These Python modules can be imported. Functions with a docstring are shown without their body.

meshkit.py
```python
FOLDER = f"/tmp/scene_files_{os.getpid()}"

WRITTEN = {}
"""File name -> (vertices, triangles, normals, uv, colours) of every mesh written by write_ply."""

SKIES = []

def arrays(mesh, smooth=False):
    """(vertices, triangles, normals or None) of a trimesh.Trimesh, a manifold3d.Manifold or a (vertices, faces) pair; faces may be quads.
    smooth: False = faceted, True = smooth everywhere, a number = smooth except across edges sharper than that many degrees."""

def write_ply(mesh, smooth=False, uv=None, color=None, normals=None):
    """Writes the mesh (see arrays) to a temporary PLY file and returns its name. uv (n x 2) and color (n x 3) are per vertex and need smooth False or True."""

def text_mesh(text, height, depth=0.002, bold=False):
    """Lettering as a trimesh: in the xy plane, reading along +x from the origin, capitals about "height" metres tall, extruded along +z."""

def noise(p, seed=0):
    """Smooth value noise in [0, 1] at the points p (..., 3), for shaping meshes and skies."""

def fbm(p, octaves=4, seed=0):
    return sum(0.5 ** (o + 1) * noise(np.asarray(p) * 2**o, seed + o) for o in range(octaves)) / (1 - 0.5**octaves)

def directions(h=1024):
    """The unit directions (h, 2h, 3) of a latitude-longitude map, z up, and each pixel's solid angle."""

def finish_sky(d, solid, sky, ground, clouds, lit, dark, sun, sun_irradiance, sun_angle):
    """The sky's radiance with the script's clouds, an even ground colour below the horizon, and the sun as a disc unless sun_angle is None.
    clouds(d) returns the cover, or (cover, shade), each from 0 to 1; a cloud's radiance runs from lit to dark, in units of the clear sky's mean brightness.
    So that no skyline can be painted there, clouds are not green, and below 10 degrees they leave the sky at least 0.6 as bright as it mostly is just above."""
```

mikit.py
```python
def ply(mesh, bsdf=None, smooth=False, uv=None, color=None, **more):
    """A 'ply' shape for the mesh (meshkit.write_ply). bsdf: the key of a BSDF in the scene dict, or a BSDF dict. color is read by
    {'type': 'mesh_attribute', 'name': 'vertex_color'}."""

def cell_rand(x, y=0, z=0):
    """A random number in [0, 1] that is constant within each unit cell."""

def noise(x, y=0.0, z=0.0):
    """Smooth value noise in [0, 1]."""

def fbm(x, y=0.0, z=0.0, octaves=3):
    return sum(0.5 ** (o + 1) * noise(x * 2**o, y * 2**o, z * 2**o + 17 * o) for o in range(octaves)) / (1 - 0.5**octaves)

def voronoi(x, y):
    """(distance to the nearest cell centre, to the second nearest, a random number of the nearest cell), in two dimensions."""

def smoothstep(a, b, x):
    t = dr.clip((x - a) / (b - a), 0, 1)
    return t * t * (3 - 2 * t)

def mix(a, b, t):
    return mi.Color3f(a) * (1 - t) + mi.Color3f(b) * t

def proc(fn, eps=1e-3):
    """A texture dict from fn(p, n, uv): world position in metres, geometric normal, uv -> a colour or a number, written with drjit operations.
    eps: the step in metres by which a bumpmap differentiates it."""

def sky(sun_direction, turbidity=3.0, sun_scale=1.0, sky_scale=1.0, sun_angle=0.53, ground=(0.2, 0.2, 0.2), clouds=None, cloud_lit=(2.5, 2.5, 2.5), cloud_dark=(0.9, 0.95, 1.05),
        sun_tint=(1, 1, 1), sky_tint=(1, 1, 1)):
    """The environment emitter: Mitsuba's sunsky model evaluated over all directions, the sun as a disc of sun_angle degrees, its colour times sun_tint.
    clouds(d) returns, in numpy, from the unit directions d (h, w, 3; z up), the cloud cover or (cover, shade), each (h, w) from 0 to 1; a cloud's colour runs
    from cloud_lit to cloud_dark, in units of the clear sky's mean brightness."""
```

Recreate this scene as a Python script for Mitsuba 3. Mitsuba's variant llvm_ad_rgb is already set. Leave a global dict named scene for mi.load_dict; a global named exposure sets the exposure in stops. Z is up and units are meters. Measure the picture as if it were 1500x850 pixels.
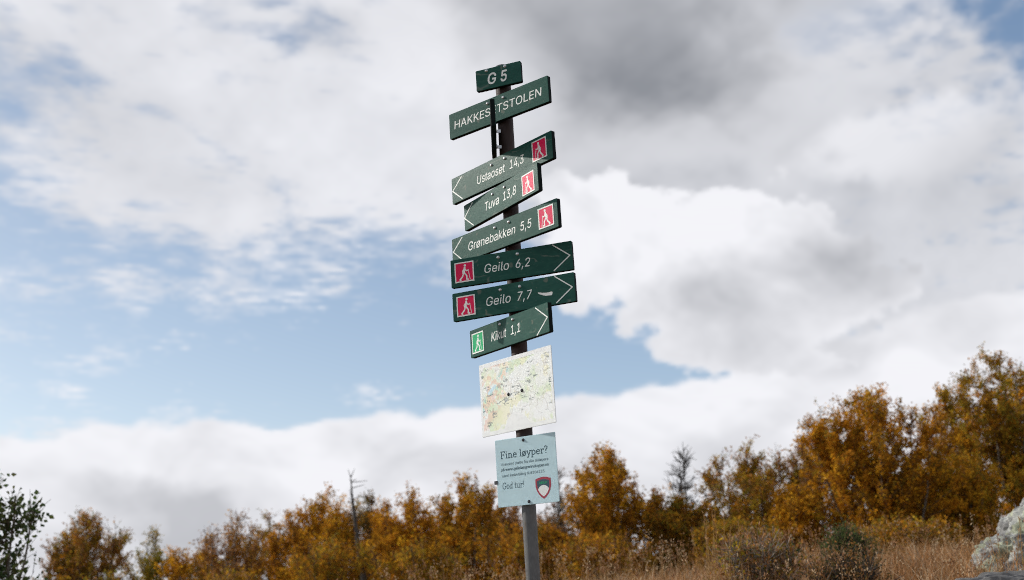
import math
import numpy as np, trimesh, mitsuba as mi, mikit, meshkit, drjit as dr
from shapely.geometry import LineString, Polygon, Point, box as sbox
from shapely.ops import unary_union
from shapely import affinity
T = mi.ScalarTransform4f
scene, labels = {'type': 'scene'}, {}

# ------------------------------------------------------------------ camera, sky, sun, exposure
EYE = np.array([0.0, 0.0, 1.5])
FWD = np.array([0.0, 0.96828164, 0.24986129])          # pitched up 14.5 degrees
UP = np.array([0.0474694, -0.24957962, 0.96719009])    # rolled 2.7 degrees
scene['camera'] = {'type': 'thinlens', 'fov': 50.23, 'fov_axis': 'x', 'aperture_radius': 0.0078, 'focus_distance': 4.6,
                   'near_clip': 0.05, 'far_clip': 9000.0,
                   'to_world': T().look_at(origin=EYE.tolist(), target=(EYE + FWD).tolist(), up=UP.tolist())}
exposure = 2.1
SUN_AHEAD, SUN_EL = math.radians(20.0), math.radians(30.0)   # sun on the left, 20 degrees forward of square left
SUN = (-math.cos(SUN_AHEAD) * math.cos(SUN_EL), math.sin(SUN_AHEAD) * math.cos(SUN_EL), math.sin(SUN_EL))


def sstep(a, b, x):
    t = np.clip((x - a) / (b - a), 0, 1)
    return t * t * (3 - 2 * t)


def clouds(d):
    """Broken high cloud sheet, a low bank along the horizon, one cumulus and one heavy dark cloud, all as functions of azimuth and elevation."""
    az = np.degrees(np.arctan2(d[..., 0], d[..., 1]))
    el = np.degrees(np.arcsin(np.clip(d[..., 2], -1, 1)))
    warp = np.stack([meshkit.fbm(d * 6.0 + 31.0, 3, 51), meshkit.fbm(d * 6.0 + 47.0, 3, 52), meshkit.fbm(d * 6.0 + 63.0, 3, 53)], -1) - 0.5
    dw = d + 0.10 * warp
    f1 = meshkit.fbm(dw * 4.5 + 3.1, 5, 11)
    f2 = meshkit.fbm(dw * 13.0 + 1.7, 5, 23)
    f3 = meshkit.fbm(d * 38.0 + 9.2, 4, 31)
    puff = 1 - np.abs(2 * meshkit.fbm(dw * 9.0 + 4.4, 5, 61) - 1) * 2.2
    q = dw[..., :2] / (d[..., 2:3] + 0.12)
    r = np.stack([q[..., 0] * 0.86 + q[..., 1] * 0.5, -q[..., 0] * 0.5 + q[..., 1] * 0.86], -1)
    sheet = meshkit.fbm(np.concatenate([r * np.array([3.8, 4.8]), r[..., :1] * 0 + 0.4], -1), 6, 5)
    ripple = meshkit.fbm(np.concatenate([r * np.array([24.0, 38.0]), r[..., :1] * 0 + 0.7], -1), 4, 7)
    w, w3 = f2 - 0.5, f3 - 0.5
    w2 = meshkit.fbm(dw * 22.0 + 7.7, 4, 71) - 0.5

    def blob(a, e, ra, re, rag=0.5, rot=0.0, fine=0.25):
        c, s = math.cos(math.radians(rot)), math.sin(math.radians(rot))
        da, de = (az - a) * np.cos(np.radians(el)), el - e
        x, y = (c * da + s * de) / ra, (-s * da + c * de) / re
        return 1 - np.sqrt(x * x + y * y) + rag * 2 * w + fine * 2 * w3

    def g(a, e, ra, re):
        return np.exp(-(((az - a) / ra) ** 2 + ((el - e) / re) ** 2))

    # the high sheet; the sky stays open in a band above the horizon bank
    bias = 0.07 + 0.20 * g(-9, 20.5, 11, 5.5) + 0.30 * g(-24, 27, 10, 6) + 0.16 * g(-3, 27, 9, 6) + 0.12 * g(-15, 28.5, 6, 2.5) + 0.2 * g(-21, 20, 5, 3)
    bias = bias - 0.36 * g(-14, 10.8, 15, 4.3) - 0.34 * g(-28, 16.5, 7.0, 5.5) - 0.10 * g(-4, 14, 5, 3) - 0.14 * g(-19, 13, 5, 3) - 0.50 * g(2.5, 11.0, 7.0, 4.0)
    bias = bias + 0.20 * g(24, 19, 10, 8) + 0.26 * g(24, 9, 13, 5) + 0.15 * g(6, 21, 8, 4)
    bias = bias - 0.36 * g(17.5, 28, 3.2, 2.0) - 0.26 * g(21.5, 27.5, 2.5, 1.2) - 0.16 * g(28, 22, 2.4, 3.0) - 0.0 * g(-15.5, 27.5, 3, 2.2) - 0.08 * g(-16, 23.5, 2.5, 1.5) - 0.12 * g(21, 16, 4, 1.5)
    bias = bias + 0.34 * g(9, 19.6, 8, 3.2) + 0.2 * g(18, 18, 4, 3) + 0.16 * g(-25, 14, 4, 1.4) + 0.13 * g(-19, 12, 3, 1.6) + 0.15 * g(-25, 9.5, 4, 1.2)
    thick = sheet + 0.60 * (ripple - 0.5) + 0.30 * w + 0.40 * w2 + 0.22 * w3 + bias
    cover = 0.95 * sstep(0.30, 0.78, thick)
    shade = np.clip(0.07 + 0.55 * (f1 - 0.42) - 0.45 * w - 0.2 * w3 + 0.12 * sstep(10, 25, az) + 0.36 * g(13, 19.0, 10, 6) + 0.22 * g(4, 21, 5, 4) + 0.18 * g(22, 15, 7, 5), 0, 0.7)

    def over(c, s, nc, ns):
        return c + (1 - c) * nc, s * (1 - nc) + ns * nc

    # the low bank
    top = 7.4 + 0.045 * (az + 26) + 2.4 * np.exp(-((az - 25) / 11) ** 2) + 1.4 * w + 1.6 * w2 + 0.7 * w3 + 1.2 * (f1 - 0.5)
    bank = sstep(-0.2, 0.25, top - el)
    lump = meshkit.fbm(dw * np.array([9.0, 9.0, 16.0]) + 5.5, 5, 41) - 0.5
    cover, shade = over(cover, shade, bank, np.clip(0.09 + 0.95 * lump + 0.45 * w + 0.35 * w2 + 0.02 * np.clip(top - el, 0, 6), 0.0, 0.6))
    b = blob(-21, 3.2, 9, 2.6, 0.5)
    cover, shade = over(cover, shade, 0.8 * sstep(0.0, 0.35, b), np.clip(0.02 + 0.6 * sstep(-0.1, 0.7, b) * sstep(-24, -17, az + 6 * w) + 0.5 * w, 0, 0.6))
    # the heavy cloud above
    b = blob(7.0, 28.0, 16.5, 9.6, 0.30, -16, 0.04)
    cover, shade = over(cover, shade, 0.98 * sstep(-0.05, 0.45, b), np.clip(0.06 + 0.70 * sstep(-0.1, 0.8, b) + 0.30 * w + 0.22 * w2 + 0.10 * w3 + 0.24 * g(9.5, 25.0, 9, 4.0) - 0.3 * g(-4, 25, 6, 5), 0, 1.0))
    # the cumulus
    b = [blob(12.0, 14.8, 7.8, 4.4, 0.42, -16), blob(6.0, 17.0, 4.2, 3.4, 0.42), blob(11.6, 11.8, 4.2, 3.0, 0.42), blob(9.0, 15.2, 4.2, 3.0, 0.42)]
    b = np.log(sum(np.exp(5 * k) for k in b)) / 5 - 0.10 + 0.55 * w2
    b = b + 0.10 * (puff - 0.4)
    under = 0.68 * np.exp(-(((az - 16.0 - 7 * w) / 6.5) ** 2 + ((el - 13.4 - 4 * w2 - 0.22 * (az - 15)) / 2.7) ** 2)) + 0.40 * np.exp(-(((az - 10.0 + 6 * w) / 3.8) ** 2 + ((el - 14.0) / 1.6) ** 2))
    cover, shade = over(cover, shade, sstep(-0.04, 0.12, b + 0.35 * w3), np.clip(0.00 + 0.66 * under + 0.75 * w + 0.5 * w2 + 0.30 * w3 - 0.16 * (puff - 0.4), 0, 0.85))
    # the paler heap right of it
    b = blob(22, 20.0, 5.5, 2.8, 0.5)
    cover, shade = over(cover, shade, 0.75 * sstep(0.0, 0.4, b), np.clip(0.06 + 0.5 * sstep(0, 5, (az - 22) * 0.6 - (el - 20.5) + 4 * w), 0, 0.5))
    return np.clip(cover, 0, 1), np.clip(shade, 0, 1)


scene['sky'] = mikit.sky(SUN, turbidity=3, clouds=clouds, cloud_lit=(2.52, 2.53, 2.64), cloud_dark=(0.74, 0.78, 0.87), sky_tint=(1.24, 1.10, 1.05), sun_scale=0.78, sun_tint=(0.78, 0.95, 1.32), ground=(0.12, 0.09, 0.05))

# ------------------------------------------------------------------ materials
N3, FB = mikit.noise, mikit.fbm


def rgb(*c):
    return {'type': 'rgb', 'value': [float(x) for x in c]}


def mat(key, b, two=True):
    scene[key] = {'type': 'twosided', 'bsdf': b} if two else b
    return key


def board_colour(p, n, uv):
    g = FB(p.x * 60, p.y * 60, p.z * 60, 4)
    streak = FB(p.x * 25, p.y * 25, p.z * 160, 3)
    speck = mikit.smoothstep(0.68, 0.8, FB(p.x * 190, p.y * 190, p.z * 190, 2))
    c = mikit.mix((0.008, 0.062, 0.047), (0.019, 0.094, 0.071), g)
    c = mikit.mix(c, (0.030, 0.105, 0.078), mikit.smoothstep(0.5, 0.8, streak) * 0.6)
    c = mikit.mix(c, (0.08, 0.12, 0.10), speck * 0.35)
    # hairline scratches and dried splashes
    s1 = mikit.smoothstep(0.035, 0.010, dr.abs(FB(p.x * 9 + p.z * 5, p.y * 9, p.z * 22, 3) - 0.5)) * mikit.smoothstep(0.60, 0.70, FB(p.x * 13, p.y * 13, p.z * 30 + 5, 2))
    s2 = mikit.smoothstep(0.70, 0.76, FB(p.x * 36, p.y * 36, p.z * 22 + 9, 4))
    return mikit.mix(mikit.mix(c, (0.16, 0.19, 0.16), s1 * 0.55), (0.20, 0.20, 0.16), s2 * 0.45)


mat('m_board', {'type': 'principled', 'base_color': mikit.proc(board_colour), 'roughness': 0.38, 'specular': 0.13})
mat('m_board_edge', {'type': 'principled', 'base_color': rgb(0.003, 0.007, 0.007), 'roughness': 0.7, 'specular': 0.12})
mat('m_white', {'type': 'principled', 'base_color': rgb(0.80, 0.82, 0.78), 'roughness': 0.5})
mat('m_red', {'type': 'principled', 'base_color': rgb(0.72, 0.007, 0.080), 'roughness': 0.4, 'specular': 0.2})
mat('m_green', {'type': 'principled', 'base_color': rgb(0.006, 0.40, 0.15), 'roughness': 0.4, 'specular': 0.2})
mat('m_zinc', {'type': 'principled', 'base_color': rgb(0.55, 0.56, 0.57), 'metallic': 0.8, 'roughness': 0.38})
mat('m_dark_bolt', {'type': 'principled', 'base_color': rgb(0.03, 0.03, 0.035), 'roughness': 0.5})
mat('m_shade_brown_post', {'type': 'principled', 'roughness': 0.7, 'base_color': mikit.proc(
    lambda p, n, uv: mikit.mix((0.013, 0.007, 0.006), (0.042, 0.018, 0.013), FB(p.x * 30, p.y * 30, p.z * 9, 4)))})  # shade cast by the boards is put into this near-black brown
mat('m_grey_pole', {'type': 'principled', 'roughness': 0.55, 'metallic': 0.35, 'base_color': mikit.proc(
    lambda p, n, uv: mikit.mix(mikit.mix((0.085, 0.087, 0.088), (0.15, 0.15, 0.148), FB(p.x * 70, p.y * 70, p.z * 40, 4)), (0.10, 0.07, 0.045),
                               0.5 * mikit.smoothstep(0.62, 0.75, FB(p.x * 45, p.y * 45, p.z * 14, 3))))})
mat('m_pale_blue', {'type': 'principled', 'roughness': 0.4, 'base_color': mikit.proc(
    lambda p, n, uv: mikit.mix((0.46, 0.64, 0.70), (0.51, 0.69, 0.74), FB(p.x * 40, p.y * 40, p.z * 40, 3)))})
mat('m_ink', {'type': 'principled', 'base_color': rgb(0.03, 0.085, 0.11), 'roughness': 0.5})
mat('m_navy', {'type': 'principled', 'base_color': rgb(0.012, 0.06, 0.09), 'roughness': 0.5})
mat('m_crimson', {'type': 'principled', 'base_color': rgb(0.33, 0.02, 0.05), 'roughness': 0.5})
mat('m_panel_white', {'type': 'principled', 'base_color': rgb(0.74, 0.76, 0.76), 'roughness': 0.5})
mat('m_map_lake', {'type': 'principled', 'base_color': rgb(0.52, 0.70, 0.78), 'roughness': 0.5})


def map_colour(p, n, uv):
    u, v = uv.x, uv.y
    g1 = FB(u * 5, v * 5, 0.3, 5)
    c = mikit.mix((0.80, 0.83, 0.80), (0.66, 0.77, 0.56), mikit.smoothstep(0.40, 0.60, g1))
    c = mikit.mix(c, (0.82, 0.80, 0.55), mikit.smoothstep(0.54, 0.62, FB(u * 6 + 5, v * 6, 7.0, 4)) * 0.65)
    c = mikit.mix(c, (0.82, 0.85, 0.86), mikit.smoothstep(0.55, 0.62, FB(u * 4 + 9, v * 4, 3.0, 4)) * 0.9)
    band = dr.abs(v - 0.46 - (u - 0.10) * 0.85)
    town = mikit.smoothstep(0.46, 0.56, FB(u * 12, v * 12, 11.0, 3)) * mikit.smoothstep(0.34, 0.16, dr.abs(band - 0.16)) * mikit.smoothstep(0.72, 0.5, u)
    c = mikit.mix(c, (0.80, 0.52, 0.42), town * 0.6)
    wet = mikit.smoothstep(0.50, 0.60, FB(u * 14, v * 14, 19.0, 3)) * mikit.smoothstep(0.16, 0.05, band) * mikit.smoothstep(0.85, 0.6, u)
    c = mikit.mix(c, (0.36, 0.64, 0.62), wet * 0.75)
    h = FB(u * 4, v * 4, 2.0, 3) * 30
    line = mikit.smoothstep(0.10, 0.02, dr.abs(h - dr.floor(h) - 0.5))
    c = mikit.mix(c, (0.62, 0.55, 0.42), line * 0.4)
    path = mikit.smoothstep(0.022, 0.006, dr.abs(FB(u * 5, v * 5, 8.0, 3) - 0.5))
    c = mikit.mix(c, (0.35, 0.30, 0.30), path * 0.45)
    words = mikit.smoothstep(0.55, 0.62, N3(u * 16, v * 60, 4.1)) * mikit.smoothstep(0.66, 0.72, N3(u * 7, v * 22, 9.1)) * mikit.smoothstep(0.3, 0.5, N3(u * 150, v * 60, 1.0))
    return mikit.mix(c, (0.16, 0.19, 0.20), words * 0.8)


mat('m_map', {'type': 'principled', 'roughness': 0.35, 'base_color': mikit.proc(map_colour)})


def bark_colour(a, b, c):
    def f(p, n, uv):
        s = FB(p.x * 22, p.y * 22, p.z * 60, 3)
        return mikit.mix(mikit.mix(a, b, FB(p.x * 14, p.y * 14, p.z * 6, 3)), c, mikit.smoothstep(0.55, 0.7, s))
    return f


mat('m_bark', {'type': 'principled', 'roughness': 0.85, 'base_color': mikit.proc(bark_colour((0.10, 0.085, 0.07), (0.22, 0.20, 0.17), (0.035, 0.028, 0.022)))})
mat('m_twig', {'type': 'principled', 'roughness': 0.8, 'base_color': rgb(0.075, 0.048, 0.036)})
mat('m_dead', {'type': 'principled', 'roughness': 0.9, 'base_color': mikit.proc(bark_colour((0.09, 0.085, 0.08), (0.19, 0.18, 0.165), (0.03, 0.027, 0.025)))})
mat('m_dark_dead', {'type': 'principled', 'roughness': 0.9, 'base_color': mikit.proc(bark_colour((0.04, 0.035, 0.03), (0.09, 0.08, 0.07), (0.02, 0.017, 0.015)))})
mat('m_pale_twig', {'type': 'principled', 'roughness': 0.85, 'base_color': mikit.proc(bark_colour((0.20, 0.165, 0.13), (0.34, 0.30, 0.25), (0.10, 0.08, 0.065)))})
VC = {'type': 'mesh_attribute', 'name': 'vertex_color'}
mat('m_leaf', {'type': 'principledthin', 'base_color': VC, 'roughness': 0.55, 'diff_trans': 0.75, 'spec_trans': 0.0}, two=False)
mat('m_grass', {'type': 'principledthin', 'base_color': VC, 'roughness': 0.6, 'diff_trans': 0.6, 'spec_trans': 0.0}, two=False)


def ground_colour(p, n, uv):
    c = mikit.mix((0.10, 0.055, 0.02), (0.19, 0.10, 0.035), FB(p.x * 1.3, p.y * 1.3, p.z, 4))
    c = mikit.mix(c, (0.07, 0.06, 0.02), mikit.smoothstep(0.45, 0.65, FB(p.x * 0.5, p.y * 0.5, 3.0, 3)))
    return mikit.mix(c, (0.04, 0.03, 0.015), mikit.smoothstep(0.5, 0.75, FB(p.x * 9, p.y * 9, p.z * 9, 3)))


mat('m_ground', {'type': 'principled', 'roughness': 0.95, 'base_color': mikit.proc(ground_colour)})


def rock_colour(p, n, uv):
    g = FB(p.x * 5, p.y * 5, p.z * 5, 5)
    c = mikit.mix((0.085, 0.084, 0.083), (0.24, 0.236, 0.228), g)
    pale = mikit.smoothstep(0.46, 0.6, FB(p.x * 11 + 4, p.y * 11, p.z * 11, 4))
    c = mikit.mix(c, (0.36, 0.37, 0.34), pale * 0.6)
    lich = mikit.smoothstep(0.56, 0.66, FB(p.x * 8, p.y * 8 + 7, p.z * 8, 4))
    c = mikit.mix(c, (0.27, 0.29, 0.17), lich * 0.55)
    spot = mikit.smoothstep(0.62, 0.72, FB(p.x * 30, p.y * 30, p.z * 30 + 2, 3))
    return mikit.mix(c, (0.045, 0.045, 0.04), spot * 0.85)


mat('m_rock', {'type': 'principled', 'roughness': 0.9, 'base_color': mikit.proc(rock_colour)})
mat('m_dark_rock', {'type': 'principled', 'roughness': 0.9, 'base_color': mikit.proc(
    lambda p, n, uv: mikit.mix(mikit.mix((0.05, 0.05, 0.05), (0.14, 0.135, 0.13), FB(p.x * 9, p.y * 9, p.z * 9, 4)), (0.20, 0.21, 0.09),
                               0.8 * mikit.smoothstep(0.56, 0.66, FB(p.x * 7 + 3, p.y * 7, p.z * 7, 4))))})


def numbered(name):
    if not any(k == name or k.startswith(name + '__') for k in list(scene) + list(labels)):
        return name
    i = 1
    while any(k == f'{name}_{i:03d}' or k.startswith(f'{name}_{i:03d}__') for k in list(scene) + list(labels)):
        i += 1
    return f'{name}_{i:03d}'


def thing(name, label, cat, group=None, kind=None):
    key = numbered(name)
    labels[key] = {'label': label, 'category': cat}
    group = group or {'birch_tree': 'autumn birches behind the signpost', 'birch_scrub': 'low birch scrub at the foot of the trees', 'trail_sign': 'green trail signs on the post', 'tall_grass': 'clumps of tall dry grass'}.get(name)
    if group:
        labels[key]['group'] = group
    if kind:
        labels[key]['kind'] = kind
    return key


def part(parent, name, mesh, m, label=None, kind=None, tw=None, **kw):
    key = numbered(parent + '__' + name)
    scene[key] = mikit.ply(mesh, m, **kw)
    if tw is not None:
        scene[key]['to_world'] = tw
    if label or kind:
        labels[key] = {k: v for k, v in (('label', label), ('kind', kind)) if v}
    return key


# ------------------------------------------------------------------ the ground
def ground_z(x, y):
    x, y = np.asarray(x, float), np.asarray(y, float)
    rise = sstep(1.5, 8.5, y) * (1.0 + 0.16 * sstep(-1.5, 3.0, x)) - 0.25 * sstep(10.0, 16.0, y) * sstep(2.0, -2.0, x) - 0.35 * sstep(-2.5, -6, x) * sstep(2, 8, y)
    rise = rise - 0.9 * sstep(25, 120, np.hypot(x, y))
    p = np.stack([x * 0.7, y * 0.7, x * 0], -1)
    return rise + 0.16 * (meshkit.fbm(p, 3, 3) - 0.5) + 0.06 * (meshkit.fbm(p * 4, 2, 9) - 0.5)


gx = np.concatenate([-np.geomspace(16, 3000, 40)[::-1], np.linspace(-15.6, 15.6, 157), np.geomspace(16, 3000, 40)])
gy = np.concatenate([-np.geomspace(4, 3000, 30)[::-1], np.linspace(-3.8, 27, 155), np.geomspace(27.5, 3000, 40)])
GX, GY = np.meshgrid(gx, gy, indexing='xy')
gv = np.stack([GX, GY, ground_z(GX, GY)], -1).reshape(-1, 3)
ii, jj = np.meshgrid(np.arange(len(gy) - 1), np.arange(len(gx) - 1), indexing='ij')
a = (ii * len(gx) + jj).ravel()
gf = np.stack([a, a + 1, a + 1 + len(gx), a + len(gx)], -1)
scene['ground'] = mikit.ply((gv, gf), 'm_ground', smooth=True)
labels['ground'] = {'label': 'sloping mountain heath ground under the grass and birches', 'category': 'ground', 'kind': 'structure'}

# ------------------------------------------------------------------ the signpost
AX = np.array([-0.01198, -0.00007, 1.0])
AX /= np.linalg.norm(AX)
POLE = np.array([0.02861243, 4.4, EYE[2]])      # where the axis passes eye level


def tube(points, radii, sides=12, cap=True):
    p = np.asarray(points, float)
    t = np.gradient(p, axis=0)
    t /= np.linalg.norm(t, axis=1, keepdims=True) + 1e-12
    ref = np.where(np.abs(t[:, 2:]) < 0.9, [0, 0, 1.0], [1.0, 0, 0])
    a = np.cross(t, ref)
    a /= np.linalg.norm(a, axis=1, keepdims=True)
    b = np.cross(t, a)
    ang = np.arange(sides) * 2 * np.pi / sides
    v = p[:, None] + np.broadcast_to(radii, (len(p),))[:, None, None] * (np.cos(ang)[None, :, None] * a[:, None] + np.sin(ang)[None, :, None] * b[:, None])
    v = v.reshape(-1, 3)
    i, j = np.meshgrid(np.arange(len(p) - 1), np.arange(sides), indexing='ij')
    q = np.stack([i * sides + j, i * sides + (j + 1) % sides, (i + 1) * sides + (j + 1) % sides, (i + 1) * sides + j], -1).reshape(-1, 4)
    f = np.vstack([q[:, [0, 1, 2]], q[:, [0, 2, 3]]])
    if cap:
        c0, c1 = len(v), len(v) + 1
        v = np.vstack([v, p[:1], p[-1:]])
        k = np.arange(sides)
        m = (len(p) - 1) * sides
        f = np.vstack([f, np.stack([k * 0 + c0, (k + 1) % sides, k], 1), np.stack([k * 0 + c1, m + k, m + (k + 1) % sides], 1)])
    return v, f


def join(ms):
    vs, fs, n = [], [], 0
    for v, f in ms:
        vs.append(v)
        fs.append(np.asarray(f) + n)
        n += len(v)
    return np.vstack(vs), np.vstack(fs)


post = thing('signpost', 'tall round post carrying all the green trail signs, shade-painted brown above and bare grey metal below', 'signpost')
zg = float(ground_z(POLE[0], POLE[1])) - EYE[2] - 0.2
part(post, 'grey_pole', tube([POLE + AX * h for h in (zg, 0.0, 0.52)], 0.0285, 28), 'm_grey_pole', 'bare grey galvanised lower pole', smooth=40)
part(post, 'shade_brown_pole', tube([POLE + AX * h for h in (0.505, 0.51, 1.3, 2.115)], [0.030, 0.0335, 0.0335, 0.0335], 28), 'm_shade_brown_post', 'brown upper pole with the shade of the signs put into its colour', smooth=40)
part(post, 'pole_cap', tube([POLE + AX * h for h in (2.10, 2.134, 2.146, 2.153, 2.156)], [0.0365, 0.0365, 0.031, 0.018, 0.004], 28), 'm_dark_bolt', 'dark domed cap', smooth=40)


def frame(h, yaw, s, off):
    u = np.array([math.cos(yaw), -math.sin(yaw), 0])
    u -= AX * (u @ AX)
    u /= np.linalg.norm(u)
    n = np.cross(u, AX)
    o = POLE + AX * h + u * s + n * off
    m = np.eye(4)
    m[:3, 0], m[:3, 1], m[:3, 2], m[:3, 3] = u, AX, n, o
    return T(m.tolist())


def slab(L, H, t, r=0.004, c=0.0012):
    """A board, its front face at z = 0, its back at -t, corners rounded and rims chamfered."""
    def ring(d, z):
        R = r - d
        p = []
        for (sx, sy, a0) in ((1, 1, 0), (-1, 1, 90), (-1, -1, 180), (1, -1, 270)):
            for k in range(4):
                q = math.radians(a0 + 30 * k)
                p.append((sx * (L / 2 - r) + max(R, 1e-4) * math.cos(q), sy * (H / 2 - r) + max(R, 1e-4) * math.sin(q), z))
        return p
    v = np.array(ring(c, 0) + ring(0, -c) + ring(0, -t + c) + ring(c, -t))
    f = []
    for k in range(3):
        for j in range(16):
            a, b = k * 16 + j, k * 16 + (j + 1) % 16
            f += [(a, a + 16, b + 16), (a, b + 16, b)]
    for j in range(1, 15):
        f.append((0, j, j + 1))
        f.append((48, 48 + j + 1, 48 + j))
    f = np.array(f)
    front = (f < 32).all(1)
    return (v, f[front]), (v, f[~front])


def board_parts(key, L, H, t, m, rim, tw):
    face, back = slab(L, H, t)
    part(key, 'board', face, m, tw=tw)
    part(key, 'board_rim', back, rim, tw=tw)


def prism(shape, z0, d):
    geoms = getattr(shape, 'geoms', [shape])
    ms = [trimesh.creation.extrude_polygon(g, d, engine='earcut') for g in geoms if g.area > 1e-9]
    m = trimesh.util.concatenate(ms)
    m.apply_translation([0, 0, z0])
    return m


def text_on(text, x0, x1, y0, y1, cap, shear=0.18, bold=False, depth=0.0006):
    """Lettering between (x0, y0) and (x1, y1) on its baseline; raised by the thickness of the paint film."""
    m = meshkit.text_mesh(text, cap, depth, bold)
    v = m.vertices.copy()
    v[:, 0] += shear * v[:, 1]
    lo, hi = v[:, 0].min(), v[:, 0].max()
    tt = (v[:, 0] - lo) / (hi - lo)
    v[:, 0] = x0 + tt * (x1 - x0)
    v[:, 1] += y0 + tt * (y1 - y0)
    v[:, 2] += 0.0002
    m.vertices = v
    return m


def bolt_mesh(x, y, r=0.0048):
    v, f = tube([(x, y, 0.0), (x, y, 0.0015), (x, y, 0.0045), (x, y, 0.006)], [r * 1.45, r * 1.45, r, r * 0.7], 12)
    return v, f


def bracket_mesh(w, h, z0, z1, y=0.0, x=0.0):
    m = trimesh.creation.box([w, h, abs(z1 - z0)])
    m.apply_translation([x, y, (z0 + z1) / 2])
    return m


def hiker(flip=1, stick=True):
    """A walking figure about 1 high, standing at y = 0."""
    parts = [Point(0.06, 0.91).buffer(0.075), LineString([(0.03, 0.76), (-0.02, 0.46)]).buffer(0.062),
             LineString([(0.0, 0.46), (0.15, 0.26), (0.14, 0.04), (0.24, 0.03)]).buffer(0.042, join_style=1),
             LineString([(-0.04, 0.46), (-0.12, 0.24), (-0.30, 0.06), (-0.24, 0.02)]).buffer(0.042, join_style=1),
             LineString([(0.05, 0.72), (0.14, 0.56), (0.27, 0.60)]).buffer(0.028, join_style=1),
             LineString([(0.0, 0.72), (-0.12, 0.56), (-0.10, 0.44)]).buffer(0.028, join_style=1)]
    if stick:
        parts.append(LineString([(0.26, 0.64), (0.36, 0.02)]).buffer(0.016))
    return affinity.scale(unary_union(parts), flip, 1, origin=(0, 0))


def pictogram(root, x, y, m, flip, names=('pictogram_panel', 'pictogram_border', 'walking_figure'), s=0.087):
    part(root, names[0], prism(sbox(x - s / 2 + 0.001, y - s / 2 + 0.001, x + s / 2 - 0.001, y + s / 2 - 0.001), 0.0001, 0.0007), m)
    part(root, names[1], prism(sbox(x - s / 2, y - s / 2, x + s / 2, y + s / 2).difference(sbox(x - s / 2 + 0.005, y - s / 2 + 0.005, x + s / 2 - 0.005, y + s / 2 - 0.005)), 0.0001, 0.0014), 'm_white')
    fig = affinity.translate(affinity.scale(hiker(flip), 0.070, 0.070, origin=(0, 0)), x, y - 0.036)
    part(root, names[2], prism(fig, 0.0008, 0.0006), 'm_white')


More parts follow.
